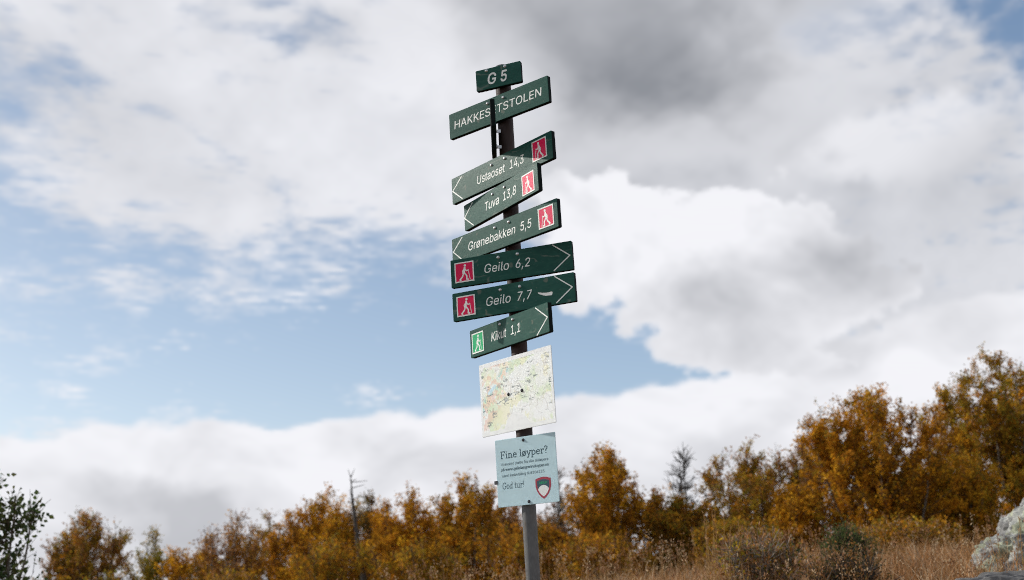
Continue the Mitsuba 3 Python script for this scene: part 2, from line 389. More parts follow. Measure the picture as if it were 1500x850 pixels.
def chevron(x0, tip, yt, yb):
    return LineString([(x0, yt), (tip, 0.0), (x0, yb)]).buffer(0.0022, cap_style=2, join_style=2)


def sign(name, label, cat, q, off=0.06, t=0.020, m='m_board', edge=True):
    h, yaw, s, L, H = q
    tw = frame(h, yaw, s, off)
    key = thing(name, label, cat)
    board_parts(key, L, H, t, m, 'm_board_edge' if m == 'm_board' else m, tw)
    return key, tw, L, H


def finish(root, tw):
    for k in list(scene):
        if k.startswith(root + '__'):
            scene[k]['to_world'] = tw


def trail_sign(label, q, text, ends, cap, chev, picto, bolts, shear=0.18, bold=False, gapw=0.85):
    root, tw, L, H = sign('trail_sign', label, 'sign', q)
    (x0, y0), (x1, y1) = ends
    ym = (y0 + y1) / 2
    words = text.split()
    m = [text_on(w_, 0, 1, 0, 0, cap, shear, bold) for w_ in words]
    nat = [meshkit.text_mesh(w_, cap, 0.001, bold).extents[0] for w_ in words]
    gap = gapw * cap
    k_ = (x1 - x0) / (sum(nat) + gap * (len(words) - 1))
    at_ = x0
    for i_, (w_, L_) in enumerate(zip(words, nat)):
        part(root, 'lettering' if i_ == 0 else 'number_lettering', text_on(w_, at_, at_ + L_ * k_, ym, ym, cap, shear, bold), 'm_white')
        at_ += (L_ + gap) * k_
    if chev:
        part(root, 'arrow_line', prism(chevron(*chev), 0.0002, 0.0006), 'm_white')
    if picto:
        pictogram(root, *picto)
    for (x, y) in bolts:
        part(root, 'bolt', bolt_mesh(x, y), 'm_zinc', smooth=30)
        part(root, 'bracket', bracket_mesh(0.024, 0.03, -0.0195, -0.034, y, x), 'm_zinc')
    finish(root, tw)
    return root, tw


trail_sign('small dark green sign reading G 5 at the very top of the post', (2.0779, 0.3777, 0.003, 0.2109, 0.0965), 'G 5', ((-0.050, -0.0275), (0.042, -0.0275)), 0.049, None, None, [(-0.0537, 0.0378), (0.0335, 0.0385)], 0.16, True, 0.45)
trail_sign('long green sign reading HAKKESETSTOLEN in white capitals, second from the top', (1.9309, 0.6739, 0.0061, 0.5548, 0.1179), 'HAKKESETSTØLEN'.replace('Ø', 'O'), ((-0.247, -0.0195), (0.243, -0.0195)), 0.036, None, None, [(-0.0517, 0.0393), (0.0369, 0.0386)], 0.10)
trail_sign('green arrow sign reading Ustaoset 14,3 with a red walker square', (1.6539, 0.852, 0.0112, 0.6604, 0.1196), 'Ustaoset  14,3', ((-0.150, -0.0215), (0.158, -0.0215)), 0.037, (-0.257, -0.3235, 0.050, -0.054), (0.254, 0.003, 'm_red', -1), [(-0.0497, 0.0355), (0.0384, 0.0365)])
trail_sign('green arrow sign reading Tuva 13,8 with a red walker square', (1.5264, 0.9836, 0.0078, 0.5795, 0.1184), 'Tuva  13,8', ((-0.114, -0.0205), (0.130, -0.0205)), 0.037, (-0.214, -0.287, 0.052, -0.054), (0.219, -0.006, 'm_red', -1), [(-0.0495, 0.0350), (0.0448, 0.0360)])
trail_sign('green arrow sign reading Grønebakken 5,5 with a red walker square', (1.3702, 0.8154, 0.003, 0.6554, 0.1199), 'Grønebakken  5,5', ((-0.218, -0.0195), (0.178, -0.0195)), 0.037, (-0.255, -0.319, 0.053, -0.054), (0.262, -0.001, 'm_red', -1), [(-0.0431, 0.0370), (0.0442, 0.0385)])
trail_sign('dark green arrow sign reading Geilo 6,2 with a red walker square', (1.2284, 0.3558, 0.0055, 0.5382, 0.1211), 'Geilo  6,2', ((-0.116, -0.0185), (0.088, -0.0185)), 0.037, (0.1865, 0.259, 0.056, -0.055), (-0.207, 0.001, 'm_red', 1), [(-0.0511, 0.0400), (0.0341, 0.0410)])
g7, tw7 = trail_sign('dark green arrow sign reading Geilo 7,7 with a red walker square and pale blotch', (1.0892, 0.4428, 0.0105, 0.5574, 0.1204), 'Geilo  7,7', ((-0.120, -0.0185), (0.091, -0.0185)), 0.037, (0.194, 0.268, 0.056, -0.055), (-0.215, -0.001, 'm_red', 1), [(-0.0526, 0.0405), (0.0369, 0.0400)])
blotch = Polygon([(0.116, 0.002), (0.135, -0.003), (0.155, -0.006), (0.178, -0.004), (0.182, -0.010), (0.177, -0.019), (0.150, -0.018), (0.130, -0.010), (0.118, -0.004)])  # flat white blotch laid on the board face beside the number
part(g7, 'pale_blotch', prism(blotch, 0.0002, 0.0005), 'm_white', 'pale blotch right of the number', tw=tw7)
trail_sign('lowest green arrow sign, reading Kikut 1,1 with a bright green walker square', (0.9517, 0.9405, 0.0083, 0.5534, 0.1191), 'Kikut  1,1', ((-0.117, -0.0190), (0.088, -0.0190)), 0.037, (0.196, 0.270, 0.054, -0.058), (-0.217, -0.002, 'm_green', 1), [(-0.0494, 0.0405), (0.0420, 0.0405)])

# the board seen edge on, sticking out of the post towards the viewer below the place-name sign
side = thing('trail_sign', 'narrow dark green board seen edge on, in front of the HAKKESETSTOLEN sign', 'sign')
SY = math.radians(89.0)
ud = np.array([math.cos(SY), -math.sin(SY), 0.0])
ud -= AX * (ud @ AX)
ud /= np.linalg.norm(ud)
SIDE_L = 0.36
msd = np.eye(4)
msd[:3, 0], msd[:3, 1], msd[:3, 2] = -ud, AX, np.cross(-ud, AX)
msd[:3, 3] = POLE + AX * 1.795 + ud * (SIDE_L / 2 - 0.04) + np.array([-0.0455, 0, 0])
twd = T(msd.tolist())
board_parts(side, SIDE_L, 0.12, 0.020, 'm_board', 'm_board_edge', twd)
px_ = SIDE_L / 2 - 0.04 - 0.0335
for y in (0.036, -0.036):
    part(side, 'angle_bracket', join([(np.array(m_.vertices), np.array(m_.faces)) for m_ in (bracket_mesh(0.018, 0.014, 0.0002, 0.003, y, px_ - 0.010), bracket_mesh(0.003, 0.014, 0.003, 0.022, y, px_ - 0.003))]), 'm_zinc')
    part(side, 'bolt', bolt_mesh(px_ - 0.012, y, 0.0040), 'm_zinc', smooth=30)
finish(side, twd)

# ------------------------------------------------------------------ the map panel
mq = (0.6994, 0.876, 0.0105, 0.4639, 0.304)
mp, mtw, ML, MH = sign('map_panel', 'white printed trail map panel on the post under the green signs', 'map', mq, 0.042, 0.003, 'm_panel_white')
pw, ph = 0.435, 0.270
mv = np.array([[-pw / 2, -ph / 2, 0.0004], [pw / 2, -ph / 2, 0.0004], [pw / 2, ph / 2, 0.0004], [-pw / 2, ph / 2, 0.0004]])
part(mp, 'map_print', (mv, np.array([[0, 1, 2], [0, 2, 3]])), 'm_map', uv=np.array([[0, 0], [1.6, 0], [1.6, 1], [0, 1]]))
lake = affinity.rotate(affinity.scale(Point(0, 0).buffer(1.0, 12), 0.034, 0.008), 28)
lake2 = Polygon([(-0.085, -0.135), (-0.06, -0.10), (-0.02, -0.075), (0.02, -0.082), (0.05, -0.10), (0.085, -0.135)])
part(mp, 'lake_print', prism(affinity.translate(lake, -0.150, 0.036), 0.0005, 0.0003), 'm_map_lake')
part(mp, 'lake_print', prism(lake2, 0.0005, 0.0003), 'm_panel_white')
strip = sbox(0.118, 0.098, 0.172, 0.112)
part(mp, 'legend_box', prism(strip, 0.0005, 0.0003), 'm_panel_white')
rngm = np.random.default_rng(5)
mk = unary_union([sbox(0.206, y, 0.206 + w, y + 0.003) for y, w in ((0.022, 0.012), (0.015, 0.010), (0.008, 0.013), (-0.002, 0.009))])
part(mp, 'legend_print', prism(mk, 0.0006, 0.0003), 'm_ink')
for (x, y) in ((-0.0448, -0.0002), (0.0412, 0.0026)):
    part(mp, 'bolt', bolt_mesh(x, y, 0.0052), 'm_dark_bolt', smooth=30)
    part(mp, 'bracket', bracket_mesh(0.024, 0.03, -0.003, -0.016, y, x), 'm_zinc')
finish(mp, mtw)

# ------------------------------------------------------------------ the pale blue notice
fq = (0.386, 0.6445, 0.0293, 0.3001, 0.2681)
fp, ftw, FL, FH = sign('notice_panel', 'pale blue notice reading Fine løyper? with a shield emblem, lowest on the post', 'sign', fq, 0.042, 0.003, 'm_pale_blue')

SLAB = {  # strokes of a slab-serif alphabet: (advance, [polyline ...]); x-height 0.66, capitals 1
    'F': (0.74, [[(0.14, 0), (0.14, 1)], [(0.02, 0.04), (0.32, 0.04)], [(0.02, 0.96), (0.64, 0.96), (0.64, 0.76)], [(0.14, 0.52), (0.46, 0.52)], [(0.46, 0.42), (0.46, 0.62)]]),
    'i': (0.36, [[(0.17, 0), (0.17, 0.62)], [(0.04, 0.62), (0.17, 0.62)], [(0.03, 0.04), (0.31, 0.04)], [(0.15, 0.88), (0.19, 0.88)]]),
    'n': (0.76, [[(0.17, 0), (0.17, 0.62)], [(0.04, 0.62), (0.17, 0.62)], [(0.03, 0.04), (0.31, 0.04)], [(0.17, 0.48), (0.30, 0.62), (0.45, 0.62), (0.54, 0.48), (0.54, 0.0)], [(0.42, 0.04), (0.70, 0.04)]]),
    'e': (0.64, [[(0.10, 0.36), (0.54, 0.36), (0.50, 0.55), (0.32, 0.64), (0.14, 0.54), (0.08, 0.32), (0.14, 0.10), (0.32, 0.02), (0.54, 0.12)]]),
    'l': (0.36, [[(0.17, 0), (0.17, 0.98)], [(0.04, 0.98), (0.17, 0.98)], [(0.03, 0.04), (0.31, 0.04)]]),
    'o': (0.68, [[(0.33, 0.02), (0.52, 0.12), (0.58, 0.33), (0.52, 0.54), (0.33, 0.64), (0.14, 0.54), (0.08, 0.33), (0.14, 0.12), (0.33, 0.02)]]),
    'ø': (0.68, [[(0.33, 0.02), (0.52, 0.12), (0.58, 0.33), (0.52, 0.54), (0.33, 0.64), (0.14, 0.54), (0.08, 0.33), (0.14, 0.12), (0.33, 0.02)], [(0.08, -0.04), (0.58, 0.70)]]),
    'y': (0.68, [[(0.12, 0.62), (0.34, 0.06)], [(0.58, 0.62), (0.28, -0.20), (0.10, -0.26)], [(0.0, 0.62), (0.26, 0.62)], [(0.44, 0.62), (0.70, 0.62)]]),
    'p': (0.74, [[(0.17, -0.30), (0.17, 0.62)], [(0.04, 0.62), (0.17, 0.62)], [(0.03, -0.28), (0.32, -0.28)], [(0.17, 0.46), (0.38, 0.64), (0.58, 0.52), (0.62, 0.32), (0.56, 0.10), (0.38, 0.02), (0.17, 0.16)]]),
    'r': (0.56, [[(0.17, 0), (0.17, 0.62)], [(0.04, 0.62), (0.17, 0.62)], [(0.03, 0.04), (0.34, 0.04)], [(0.17, 0.42), (0.30, 0.60), (0.48, 0.62), (0.48, 0.48)]]),
    '?': (0.56, [[(0.06, 0.78), (0.14, 0.94), (0.32, 0.97), (0.46, 0.84), (0.42, 0.62), (0.26, 0.48), (0.25, 0.28)], [(0.23, 0.06), (0.27, 0.06)]]),
    'G': (0.90, [[(0.72, 0.80), (0.56, 0.95), (0.36, 0.97), (0.15, 0.82), (0.08, 0.50), (0.15, 0.18), (0.36, 0.03), (0.58, 0.06), (0.70, 0.18), (0.70, 0.44)], [(0.54, 0.44), (0.84, 0.44)], [(0.73, 0.70), (0.73, 0.96)]]),
    'd': (0.74, [[(0.54, 0.0), (0.54, 0.98)], [(0.40, 0.98), (0.54, 0.98)], [(0.54, 0.04), (0.68, 0.04)], [(0.54, 0.46), (0.34, 0.64), (0.14, 0.52), (0.08, 0.32), (0.14, 0.10), (0.34, 0.02), (0.54, 0.18)]]),
    't': (0.48, [[(0.20, 0.86), (0.20, 0.14), (0.28, 0.03), (0.42, 0.08)], [(0.04, 0.62), (0.40, 0.62)]]),
    'u': (0.76, [[(0.17, 0.62), (0.17, 0.16), (0.26, 0.03), (0.40, 0.03), (0.54, 0.18)], [(0.54, 0.0), (0.54, 0.62)], [(0.04, 0.62), (0.17, 0.62)], [(0.42, 0.62), (0.54, 0.62)], [(0.54, 0.04), (0.68, 0.04)]]),
    '!': (0.32, [[(0.16, 0.98), (0.16, 0.32)], [(0.14, 0.06), (0.18, 0.06)]]),
    ' ': (0.36, []),
}


def slab_text(text, x0, x1, y, cap, weight=0.075, shear=0.0):
    x, out = 0.0, []
    for ch in text:
        adv, lines = SLAB[ch]
        out += [affinity.translate(LineString(l).buffer(weight if len(l) > 1 else weight, cap_style=3 if ch in 'i?!' and len(l) == 2 and abs(l[0][0] - l[1][0]) < 0.05 and l[0][1] == l[1][1] else 2, join_style=1), x, 0) for l in lines]
        x += adv
    g = unary_union(out)
    g = affinity.affine_transform(g, [cap, shear * cap, 0, cap, 0, 0])
    b = g.bounds
    k = (x1 - x0) / (b[2] - b[0])
    return affinity.affine_transform(g, [k, 0, 0, 1, x0 - b[0] * k, y])


part(fp, 'heading', prism(slab_text('Fine løyper?', -0.123, 0.110, 0.057, 0.029, 0.06), 0.0002, 0.0005), 'm_ink')
for text, x0, x1, y, bold in (('Vi ønsker støtte fra alle skiløpere', -0.1248, 0.1102, 0.0290, False), ('på www.geilolangrennsloyper.no', -0.124, 0.111, 0.0078, True), ('samt innbetaling til #104123', -0.1207, 0.088, -0.0163, False)):
    part(fp, 'lettering', text_on(text, x0, x1, y, y, 0.0105, 0.0, bold, 0.0005), 'm_ink')
part(fp, 'greeting', prism(slab_text('God tur!', -0.1216, -0.0145, -0.064, 0.026, 0.045, 0.12), 0.0002, 0.0005), 'm_ink')


def shield(s):
    pts = [(-0.5, 0.46)] + [(x, 0.46 + 0.10 * (1 - (2 * x) ** 2)) for x in np.linspace(-0.4, 0.4, 9)] + [(0.5, 0.46), (0.5, 0.1), (0.44, -0.12), (0.32, -0.32), (0.16, -0.48), (0.0, -0.58),
           (-0.16, -0.48), (-0.32, -0.32), (-0.44, -0.12), (-0.5, 0.1)]
    return affinity.scale(Polygon(pts), s, s, origin=(0, 0))


cx, cy = 0.0786, -0.0745
sh = affinity.translate(shield(0.074), cx, cy)
si = affinity.translate(shield(0.058), cx, cy)
part(fp, 'shield_border', prism(sh.difference(si), 0.0002, 0.0006), 'm_crimson')
dome = affinity.translate(Point(0, 0).buffer(0.030, 16), cx, cy - 0.020)
part(fp, 'shield_field', prism(si.difference(dome.intersection(si)), 0.0002, 0.0005), 'm_navy')
part(fp, 'shield_peak', prism(dome.intersection(si), 0.0002, 0.0005), 'm_panel_white')
part(fp, 'shield_lettering', text_on('GEILO', cx - 0.019, cx + 0.019, cy + 0.016, cy + 0.016, 0.007, 0, True, 0.001), 'm_green')
for (x, y) in ((-0.0057, 0.1202), (0.0047, -0.1216)):
    part(fp, 'bolt', bolt_mesh(x, y, 0.0045), 'm_dark_bolt', smooth=30)
part(fp, 'bracket', bracket_mesh(0.03, 0.03, -0.003, -0.016, 0.1, -0.02), 'm_zinc')
part(fp, 'bracket', bracket_mesh(0.03, 0.03, -0.003, -0.016, -0.1, -0.02), 'm_zinc')
part(fp, 'clip', bracket_mesh(0.016, 0.014, -0.006, 0.002, -0.0347, -0.1535), 'm_dark_bolt')
finish(fp, ftw)


# ------------------------------------------------------------------ trees and shrubs
def unit(v):
    return v / (np.linalg.norm(v, axis=-1, keepdims=True) + 1e-12)


def leaf_mesh(rng, pos, axis, size, aspect, cols):
    """One bent rhombic leaf per position."""
    n = len(pos)
    axis = unit(axis + rng.normal(0, 0.55, (n, 3)) + np.array([0, 0, -0.35]))
    sidev = unit(np.cross(axis, rng.normal(0, 1, (n, 3))))
    nrm = np.cross(axis, sidev)
    L = size * rng.uniform(0.65, 1.25, (n, 1))
    W = L * aspect * 0.5
    v = np.stack([pos, pos + axis * L * 0.45 + sidev * W + nrm * W * 0.3, pos + axis * L, pos + axis * L * 0.45 - sidev * W + nrm * W * 0.3], 1).reshape(-1, 3)
    b = np.arange(n)[:, None] * 4
    f = np.concatenate([b + [0, 1, 2], b + [0, 2, 3]], 1).reshape(-1, 3)
    return v, f, np.repeat(cols, 4, 0)


def prisms(P0, P1, r0, r1):
    """Many three-sided twigs at once."""
    d = unit(P1 - P0)
    a = unit(np.cross(d, np.where(np.abs(d[:, 2:]) < 0.9, [0, 0, 1.0], [1.0, 0, 0])))
    b = np.cross(d, a)
    ang = np.arange(3) * 2 * np.pi / 3
    off = np.cos(ang)[None, :, None] * a[:, None] + np.sin(ang)[None, :, None] * b[:, None]
    v = np.concatenate([P0[:, None] + off * np.reshape(r0, (-1, 1, 1)), P1[:, None] + off * np.reshape(r1, (-1, 1, 1))], 1).reshape(-1, 3)
    q = np.array([[0, 1, 4], [0, 4, 3], [1, 2, 5], [1, 5, 4], [2, 0, 3], [2, 3, 5]])
    f = (np.arange(len(P0))[:, None, None] * 6 + q).reshape(-1, 3)
    return v, f


PAL = {  # leaf colours, mixed leaf by leaf
    'orange': [(0.40, 0.175, 0.010), (0.30, 0.120, 0.008), (0.46, 0.235, 0.014), (0.19, 0.088, 0.008)],
    'rust': [(0.27, 0.108, 0.010), (0.18, 0.075, 0.009), (0.35, 0.160, 0.012), (0.11, 0.058, 0.010)],
    'amber': [(0.42, 0.21, 0.010), (0.34, 0.16, 0.010), (0.25, 0.14, 0.012), (0.21, 0.090, 0.008)],
    'olive': [(0.21, 0.145, 0.012), (0.12, 0.100, 0.014), (0.28, 0.175, 0.014), (0.16, 0.085, 0.010)],
    'yellowgreen': [(0.21, 0.155, 0.014), (0.14, 0.125, 0.016), (0.27, 0.16, 0.014), (0.09, 0.09, 0.016)],
    'brown': [(0.20, 0.105, 0.040), (0.26, 0.145, 0.065), (0.14, 0.072, 0.030), (0.22, 0.095, 0.022)],
    'dark': [(0.060, 0.045, 0.016), (0.085, 0.055, 0.015), (0.12, 0.06, 0.014), (0.04, 0.04, 0.016)],
    'green': [(0.045, 0.065, 0.018), (0.03, 0.045, 0.016), (0.07, 0.085, 0.022), (0.055, 0.055, 0.016)],
}


def leaf_colours(rng, n, mixdef):
    pals, ws = zip(*mixdef)
    which = rng.choice(len(pals), n, p=np.array(ws) / sum(ws))
    base = np.array([PAL[p] for p in pals])
    c = base[which, rng.integers(0, 4, n)]
    return np.clip(np.array([1.62, 1.68, 2.1]) * c * rng.uniform(0.7, 1.35, (n, 1)), 0, 0.9)


LEAFY = 3.7


def profile(kind, t):
    t = np.asarray(t, float)
    if kind == 'cone':
        return np.clip((1.03 - t) * 1.9, 0.10, 1) ** 0.75 * np.clip(t * 6, 0.5, 1)
    if kind == 'spire':
        return np.clip((1.04 - t) * 2.3, 0.16, 1) ** 0.8 * np.clip(t * 5, 0.5, 1)
    if kind == 'bush':
        return np.sqrt(np.clip(1 - (t - 0.35) ** 2 / 0.46, 0.05, 1))
    return np.sqrt(np.clip(1 - ((t - 0.52) / 0.52) ** 2, 0.08, 1))     # round


def tree(name, label, cat, x, y, ztop, hw, kind, mixdef, nleaf, size=0.05, stems=3, seed=1, t0=0.06, nbr=26, bare_top=0.0, leaf_aspect=0.72, spread=0.62, lean=0.0, bark='m_bark', group=None, up=1.0, twig_r=0.0035):
    rng = np.random.default_rng(seed)
    key = thing(name, label, cat, group)
    z0 = float(ground_z(x, y)) - 0.06
    H = ztop - z0
    base = np.array([x, y, z0])
    trunk, br, tw0, tw1, twt = [], [], [], [], []
    drop = {'cone': 0.36, 'spire': 0.22, 'bush': 0.20}.get(kind, 0.20)     # how much lower the outer stems end
    nst = stems if stems <= 2 else stems + 3
    ph = rng.uniform(0, 2 * np.pi)
    for s in range(nst):
        ang = ph + s * 2.399 + rng.uniform(-0.3, 0.3)
        rr = 0.0 if s == 0 else math.sqrt((s + 0.2) / nst) * rng.uniform(0.75, 1.0)
        rad = spread * hw * rr * 1.45
        hh = H * max(0.45, 1.0 - drop * rr ** 1.6 - (0 if s == 0 else rng.uniform(0.0, 0.09)))
        tip = np.array([math.cos(ang) * rad + lean, math.sin(ang) * rad, hh])
        tt = np.linspace(0, 1, 12)[:, None]
        wob = np.cumsum(rng.normal(0, 0.010 * H, (12, 3)), 0) * tt * np.array([1, 1, 0.0])
        P = base + np.array([math.cos(ang), math.sin(ang), 0]) * 0.30 * rad * (1 - tt) + tip * np.concatenate([tt ** 0.9, tt ** 0.9, tt], 1) + wob
        r = (0.008 * H + 0.008) * (1 - 0.9 * tt[:, 0]) * (1 if s == 0 else 0.75) + 0.003
        trunk.append(tube(P, r, 6))
        plume = (0.85 if nst <= 2 else 0.58) * hw + 0.07
        nb = int(nbr * (1.15 if nst <= 2 else 0.85))
        tb = np.sort(rng.uniform(t0, 0.985, nb))
        for k, t in enumerate(tb):
            i = min(int(t * 11), 10)
            p0 = P[i] + (P[i + 1] - P[i]) * (t * 11 - i)
            az = k * 2.399 + rng.uniform(-0.6, 0.6)
            Lb = plume * min(1.0, 0.10 + 1.9 * (1 - t)) ** 0.9 * rng.uniform(0.55, 1.1)
            rise = up * rng.uniform(0.5, 1.5) * (0.45 + 1.1 * t)
            d = unit(np.array([math.cos(az), math.sin(az), rise]))
            pts = [p0]
            m = 4
            for j in range(m):
                d = unit(d + rng.normal(0, 0.14, 3) + np.array([0, 0, 0.10 * up]))
                pts.append(pts[-1] + d * Lb * math.sqrt(1 + 0.6 * rise ** 2) / m)
            pts = np.array(pts)
            pts[:, 2] = np.minimum(pts[:, 2], ztop - 0.02)
            rb = max(0.003, 0.40 * r[i]) * np.linspace(1, 0.35, m + 1)
            br.append(tube(pts, rb, 4, cap=False))
            nt = max(4, int(3 + Lb * 16))
            u = rng.uniform(0.12, 1.0, nt) * m
            iu = np.minimum(u.astype(int), m - 1)
            q0 = pts[iu] + (pts[iu + 1] - pts[iu]) * (u - iu)[:, None]
            dd = unit(unit(pts[iu + 1] - pts[iu]) + rng.normal(0, 0.60, (nt, 3)) + np.array([0, 0, 0.3]))
            ll = rng.uniform(0.08, 0.24, (nt, 1)) * min(1.0, 0.45 + hw)
            tw0.append(q0)
            tw1.append(q0 + dd * ll)
            twt.append(np.full(nt, t))
        nt = 12
        u = rng.uniform(0.75, 1.0, nt) * 11
        iu = np.minimum(u.astype(int), 10)
        q0 = P[iu] + (P[iu + 1] - P[iu]) * (u - iu)[:, None]
        dd = unit(rng.normal(0, 0.45, (nt, 3)) + np.array([0, 0, 0.9]))
        tw0.append(q0)
        tw1.append(q0 + dd * rng.uniform(0.08, 0.2, (nt, 1)))
        twt.append(u / 11)
    t0_, t1_, tt_ = np.vstack(tw0), np.vstack(tw1), np.concatenate(twt)
    nleaf = int(nleaf * LEAFY)
    size = size * 0.70
    part(key, 'trunk', join(trunk), bark, smooth=True)
    part(key, 'branches', join(br + [prisms(t0_, t1_, np.full(len(t0_), twig_r), np.full(len(t0_), twig_r * 0.5))]), 'm_twig' if bark == 'm_bark' else bark)
    if nleaf:
        # a patchy crown: some twigs have lost their leaves, others are full
        w = rng.gamma(2.4, 1.0, len(t0_)) * np.where(tt_ > 0.95 - bare_top, 0.25, 1.0)
        which = rng.choice(len(t0_), nleaf, p=w / w.sum())
        u = rng.uniform(0.1, 1.08, (nleaf, 1))
        pos = t0_[which] + (t1_[which] - t0_[which]) * u + rng.normal(0, 0.030, (nleaf, 3))
        # neighbouring leaves on a twig have turned alike
        colt = leaf_colours(rng, len(t0_), mixdef)
        cols = np.where(rng.random((nleaf, 1)) < 0.55, colt[which] * rng.uniform(0.8, 1.25, (nleaf, 1)), leaf_colours(rng, nleaf, mixdef))
        v, f, c = leaf_mesh(rng, pos, unit(t1_ - t0_)[which], size, leaf_aspect, cols)
        part(key, 'crown', (v, f), 'm_leaf', kind='stuff', color=np.clip(c, 0, 0.95))
    return key


tree('green_sapling', 'dark green leafy sapling at the far left edge, sharp leaves against the cloud', 'tree', -4.24, 8.9, 2.50, 0.34, 'bush', [('green', 1)], 860, 0.066, 4, 12, 0.05, 18, spread=0.75, twig_r=0.003)
tree('birch_tree', 'round-topped brown and olive birch just right of the dark sapling at the left', 'tree', -7.6, 19.5, 2.79, 0.86, 'round', [('rust', 2), ('olive', 2), ('brown', 1)], 9500, 0.055, 4, 12)
tree('birch_tree', 'small olive green tree with thin bare tip beside the round-topped birch at the left', 'tree', -7.0, 21.0, 2.52, 0.55, 'cone', [('olive', 2), ('yellowgreen', 2)], 2600, 0.055, 2, 13, bare_top=0.22)
tree('birch_tree', 'lowest orange birch in the gap of the tree line at the left', 'tree', -5.79, 18.8, 2.08, 0.5, 'round', [('amber', 2), ('orange', 2)], 1800, 0.055, 2, 14)
tree('birch_tree', 'brown birch with several thin twiggy spires, left of the long orange slope', 'tree', -5.04, 19.5, 2.65, 0.75, 'spire', [('brown', 2), ('rust', 2), ('amber', 1)], 4200, 0.055, 3, 15, bare_top=0.12, spread=0.7)
tree('birch_tree', 'dull brown birch with twin thin tops between the twiggy and the golden round birch', 'tree', -4.88, 21.8, 2.78, 0.8, 'spire', [('olive', 2), ('rust', 2), ('brown', 1)], 4200, 0.058, 3, 16, bare_top=0.12, spread=0.7)
tree('birch_tree', 'golden orange birch with a broad rounded crown left of the dead snag', 'tree', -3.60, 20.2, 3.04, 0.8, 'round', [('orange', 3), ('amber', 2), ('olive', 1)], 7000, 0.055, 3, 17)
tree('birch_tree', 'dark leaved birch standing behind the black snag', 'tree', -3.20, 22.5, 3.12, 0.7, 'round', [('dark', 3), ('olive', 1), ('rust', 1)], 5200, 0.058, 3, 18)
tree('birch_tree', 'dense orange cone-shaped birch right of the black snag', 'tree', -1.88, 18.8, 2.94, 0.85, 'cone', [('orange', 3), ('rust', 2), ('amber', 1)], 8500, 0.053, 3, 19, bare_top=0.06)
tree('birch_tree', 'tall narrow orange birch left of the pale blue notice', 'tree', -0.85, 18.0, 3.0, 0.62, 'spire', [('rust', 2), ('orange', 2), ('olive', 1)], 7500, 0.053, 3, 20)
tree('birch_tree', 'brown birch partly hidden behind the pale blue notice', 'tree', -0.27, 21.8, 2.84, 0.7, 'round', [('brown', 2), ('rust', 2)], 4600, 0.058, 3, 21)
tree('birch_tree', 'nearly bare grey twigs rising at the right edge of the pale blue notice', 'tree', 0.77, 22.5, 3.45, 0.36, 'spire', [('dark', 2), ('brown', 1)], 700, 0.055, 2, 22, bare_top=0.3, bark='m_dead', twig_r=0.006)
tree('birch_tree', 'large orange cone-shaped birch right of the signpost', 'tree', 1.33, 17.2, 3.26, 1.0, 'cone', [('orange', 3), ('rust', 2), ('amber', 1), ('olive', 1)], 13500, 0.052, 4, 23, spread=0.55)
tree('bare_tree', 'leafless grey tree with many fine twigs above the low bush right of the signpost', 'tree', 2.95, 20.2, 3.57, 0.48, 'spire', [('brown', 1)], 0, 0.05, 2, 24, t0=0.35, nbr=34, bark='m_dark_dead', twig_r=0.007, up=0.5)
tree('birch_tree', 'low rounded brown birch in front of the leafless grey tree', 'tree', 2.38, 17.2, 2.40, 0.7, 'round', [('rust', 3), ('olive', 1), ('yellowgreen', 1)], 6800, 0.053, 4, 25)
tree('birch_tree', 'greenish brown birch with four thin spires left of the big right-hand birch', 'tree', 3.60, 17.2, 3.20, 0.85, 'spire', [('olive', 3), ('rust', 2), ('brown', 1)], 9000, 0.053, 4, 26, spread=0.85, bare_top=0.1)
tree('birch_tree', 'pinkish brown thin birch behind the left shoulder of the biggest birch', 'tree', 5.48, 21.0, 3.72, 0.50, 'round', [('brown', 4), ('rust', 1)], 4200, 0.058, 3, 27)
tree('birch_tree', 'biggest orange birch bush, a broad dome in the right half', 'tree', 5.05, 15.8, 3.74, 1.1, 'bush', [('orange', 3), ('rust', 3), ('amber', 2), ('olive', 1)], 27000, 0.050, 7, 28, spread=0.85, bare_top=0.05, t0=0.05, nbr=30)
tree('birch_tree', 'rusty birch in the notch between the big dome and the tallest tree', 'tree', 7.31, 18.8, 3.79, 0.72, 'round', [('rust', 2), ('brown', 2), ('amber', 1)], 7000, 0.053, 4, 29)
tree('birch_tree', 'tallest tree, olive brown birch near the right edge', 'tree', 7.60, 17.2, 4.40, 1.10, 'bush', [('olive', 3), ('rust', 2), ('orange', 1)], 19000, 0.052, 5, 30, spread=0.7, t0=0.06)
tree('birch_tree', 'olive birch cut by the right edge, behind the tallest tree', 'tree', 9.0, 18.8, 4.40, 0.95, 'round', [('olive', 3), ('rust', 2)], 11000, 0.053, 4, 31)
tree('birch_tree', 'low amber birch in front of the left side of the biggest birch', 'tree', 3.95, 16.2, 2.52, 0.44, 'round', [('amber', 4), ('orange', 2)], 6000, 0.050, 4, 33)
tree('birch_tree', 'low orange birch at the foot of the tallest tree', 'tree', 6.31, 15.9, 2.75, 0.62, 'bush', [('amber', 2), ('orange', 2), ('olive', 2)], 10000, 0.050, 5, 34)
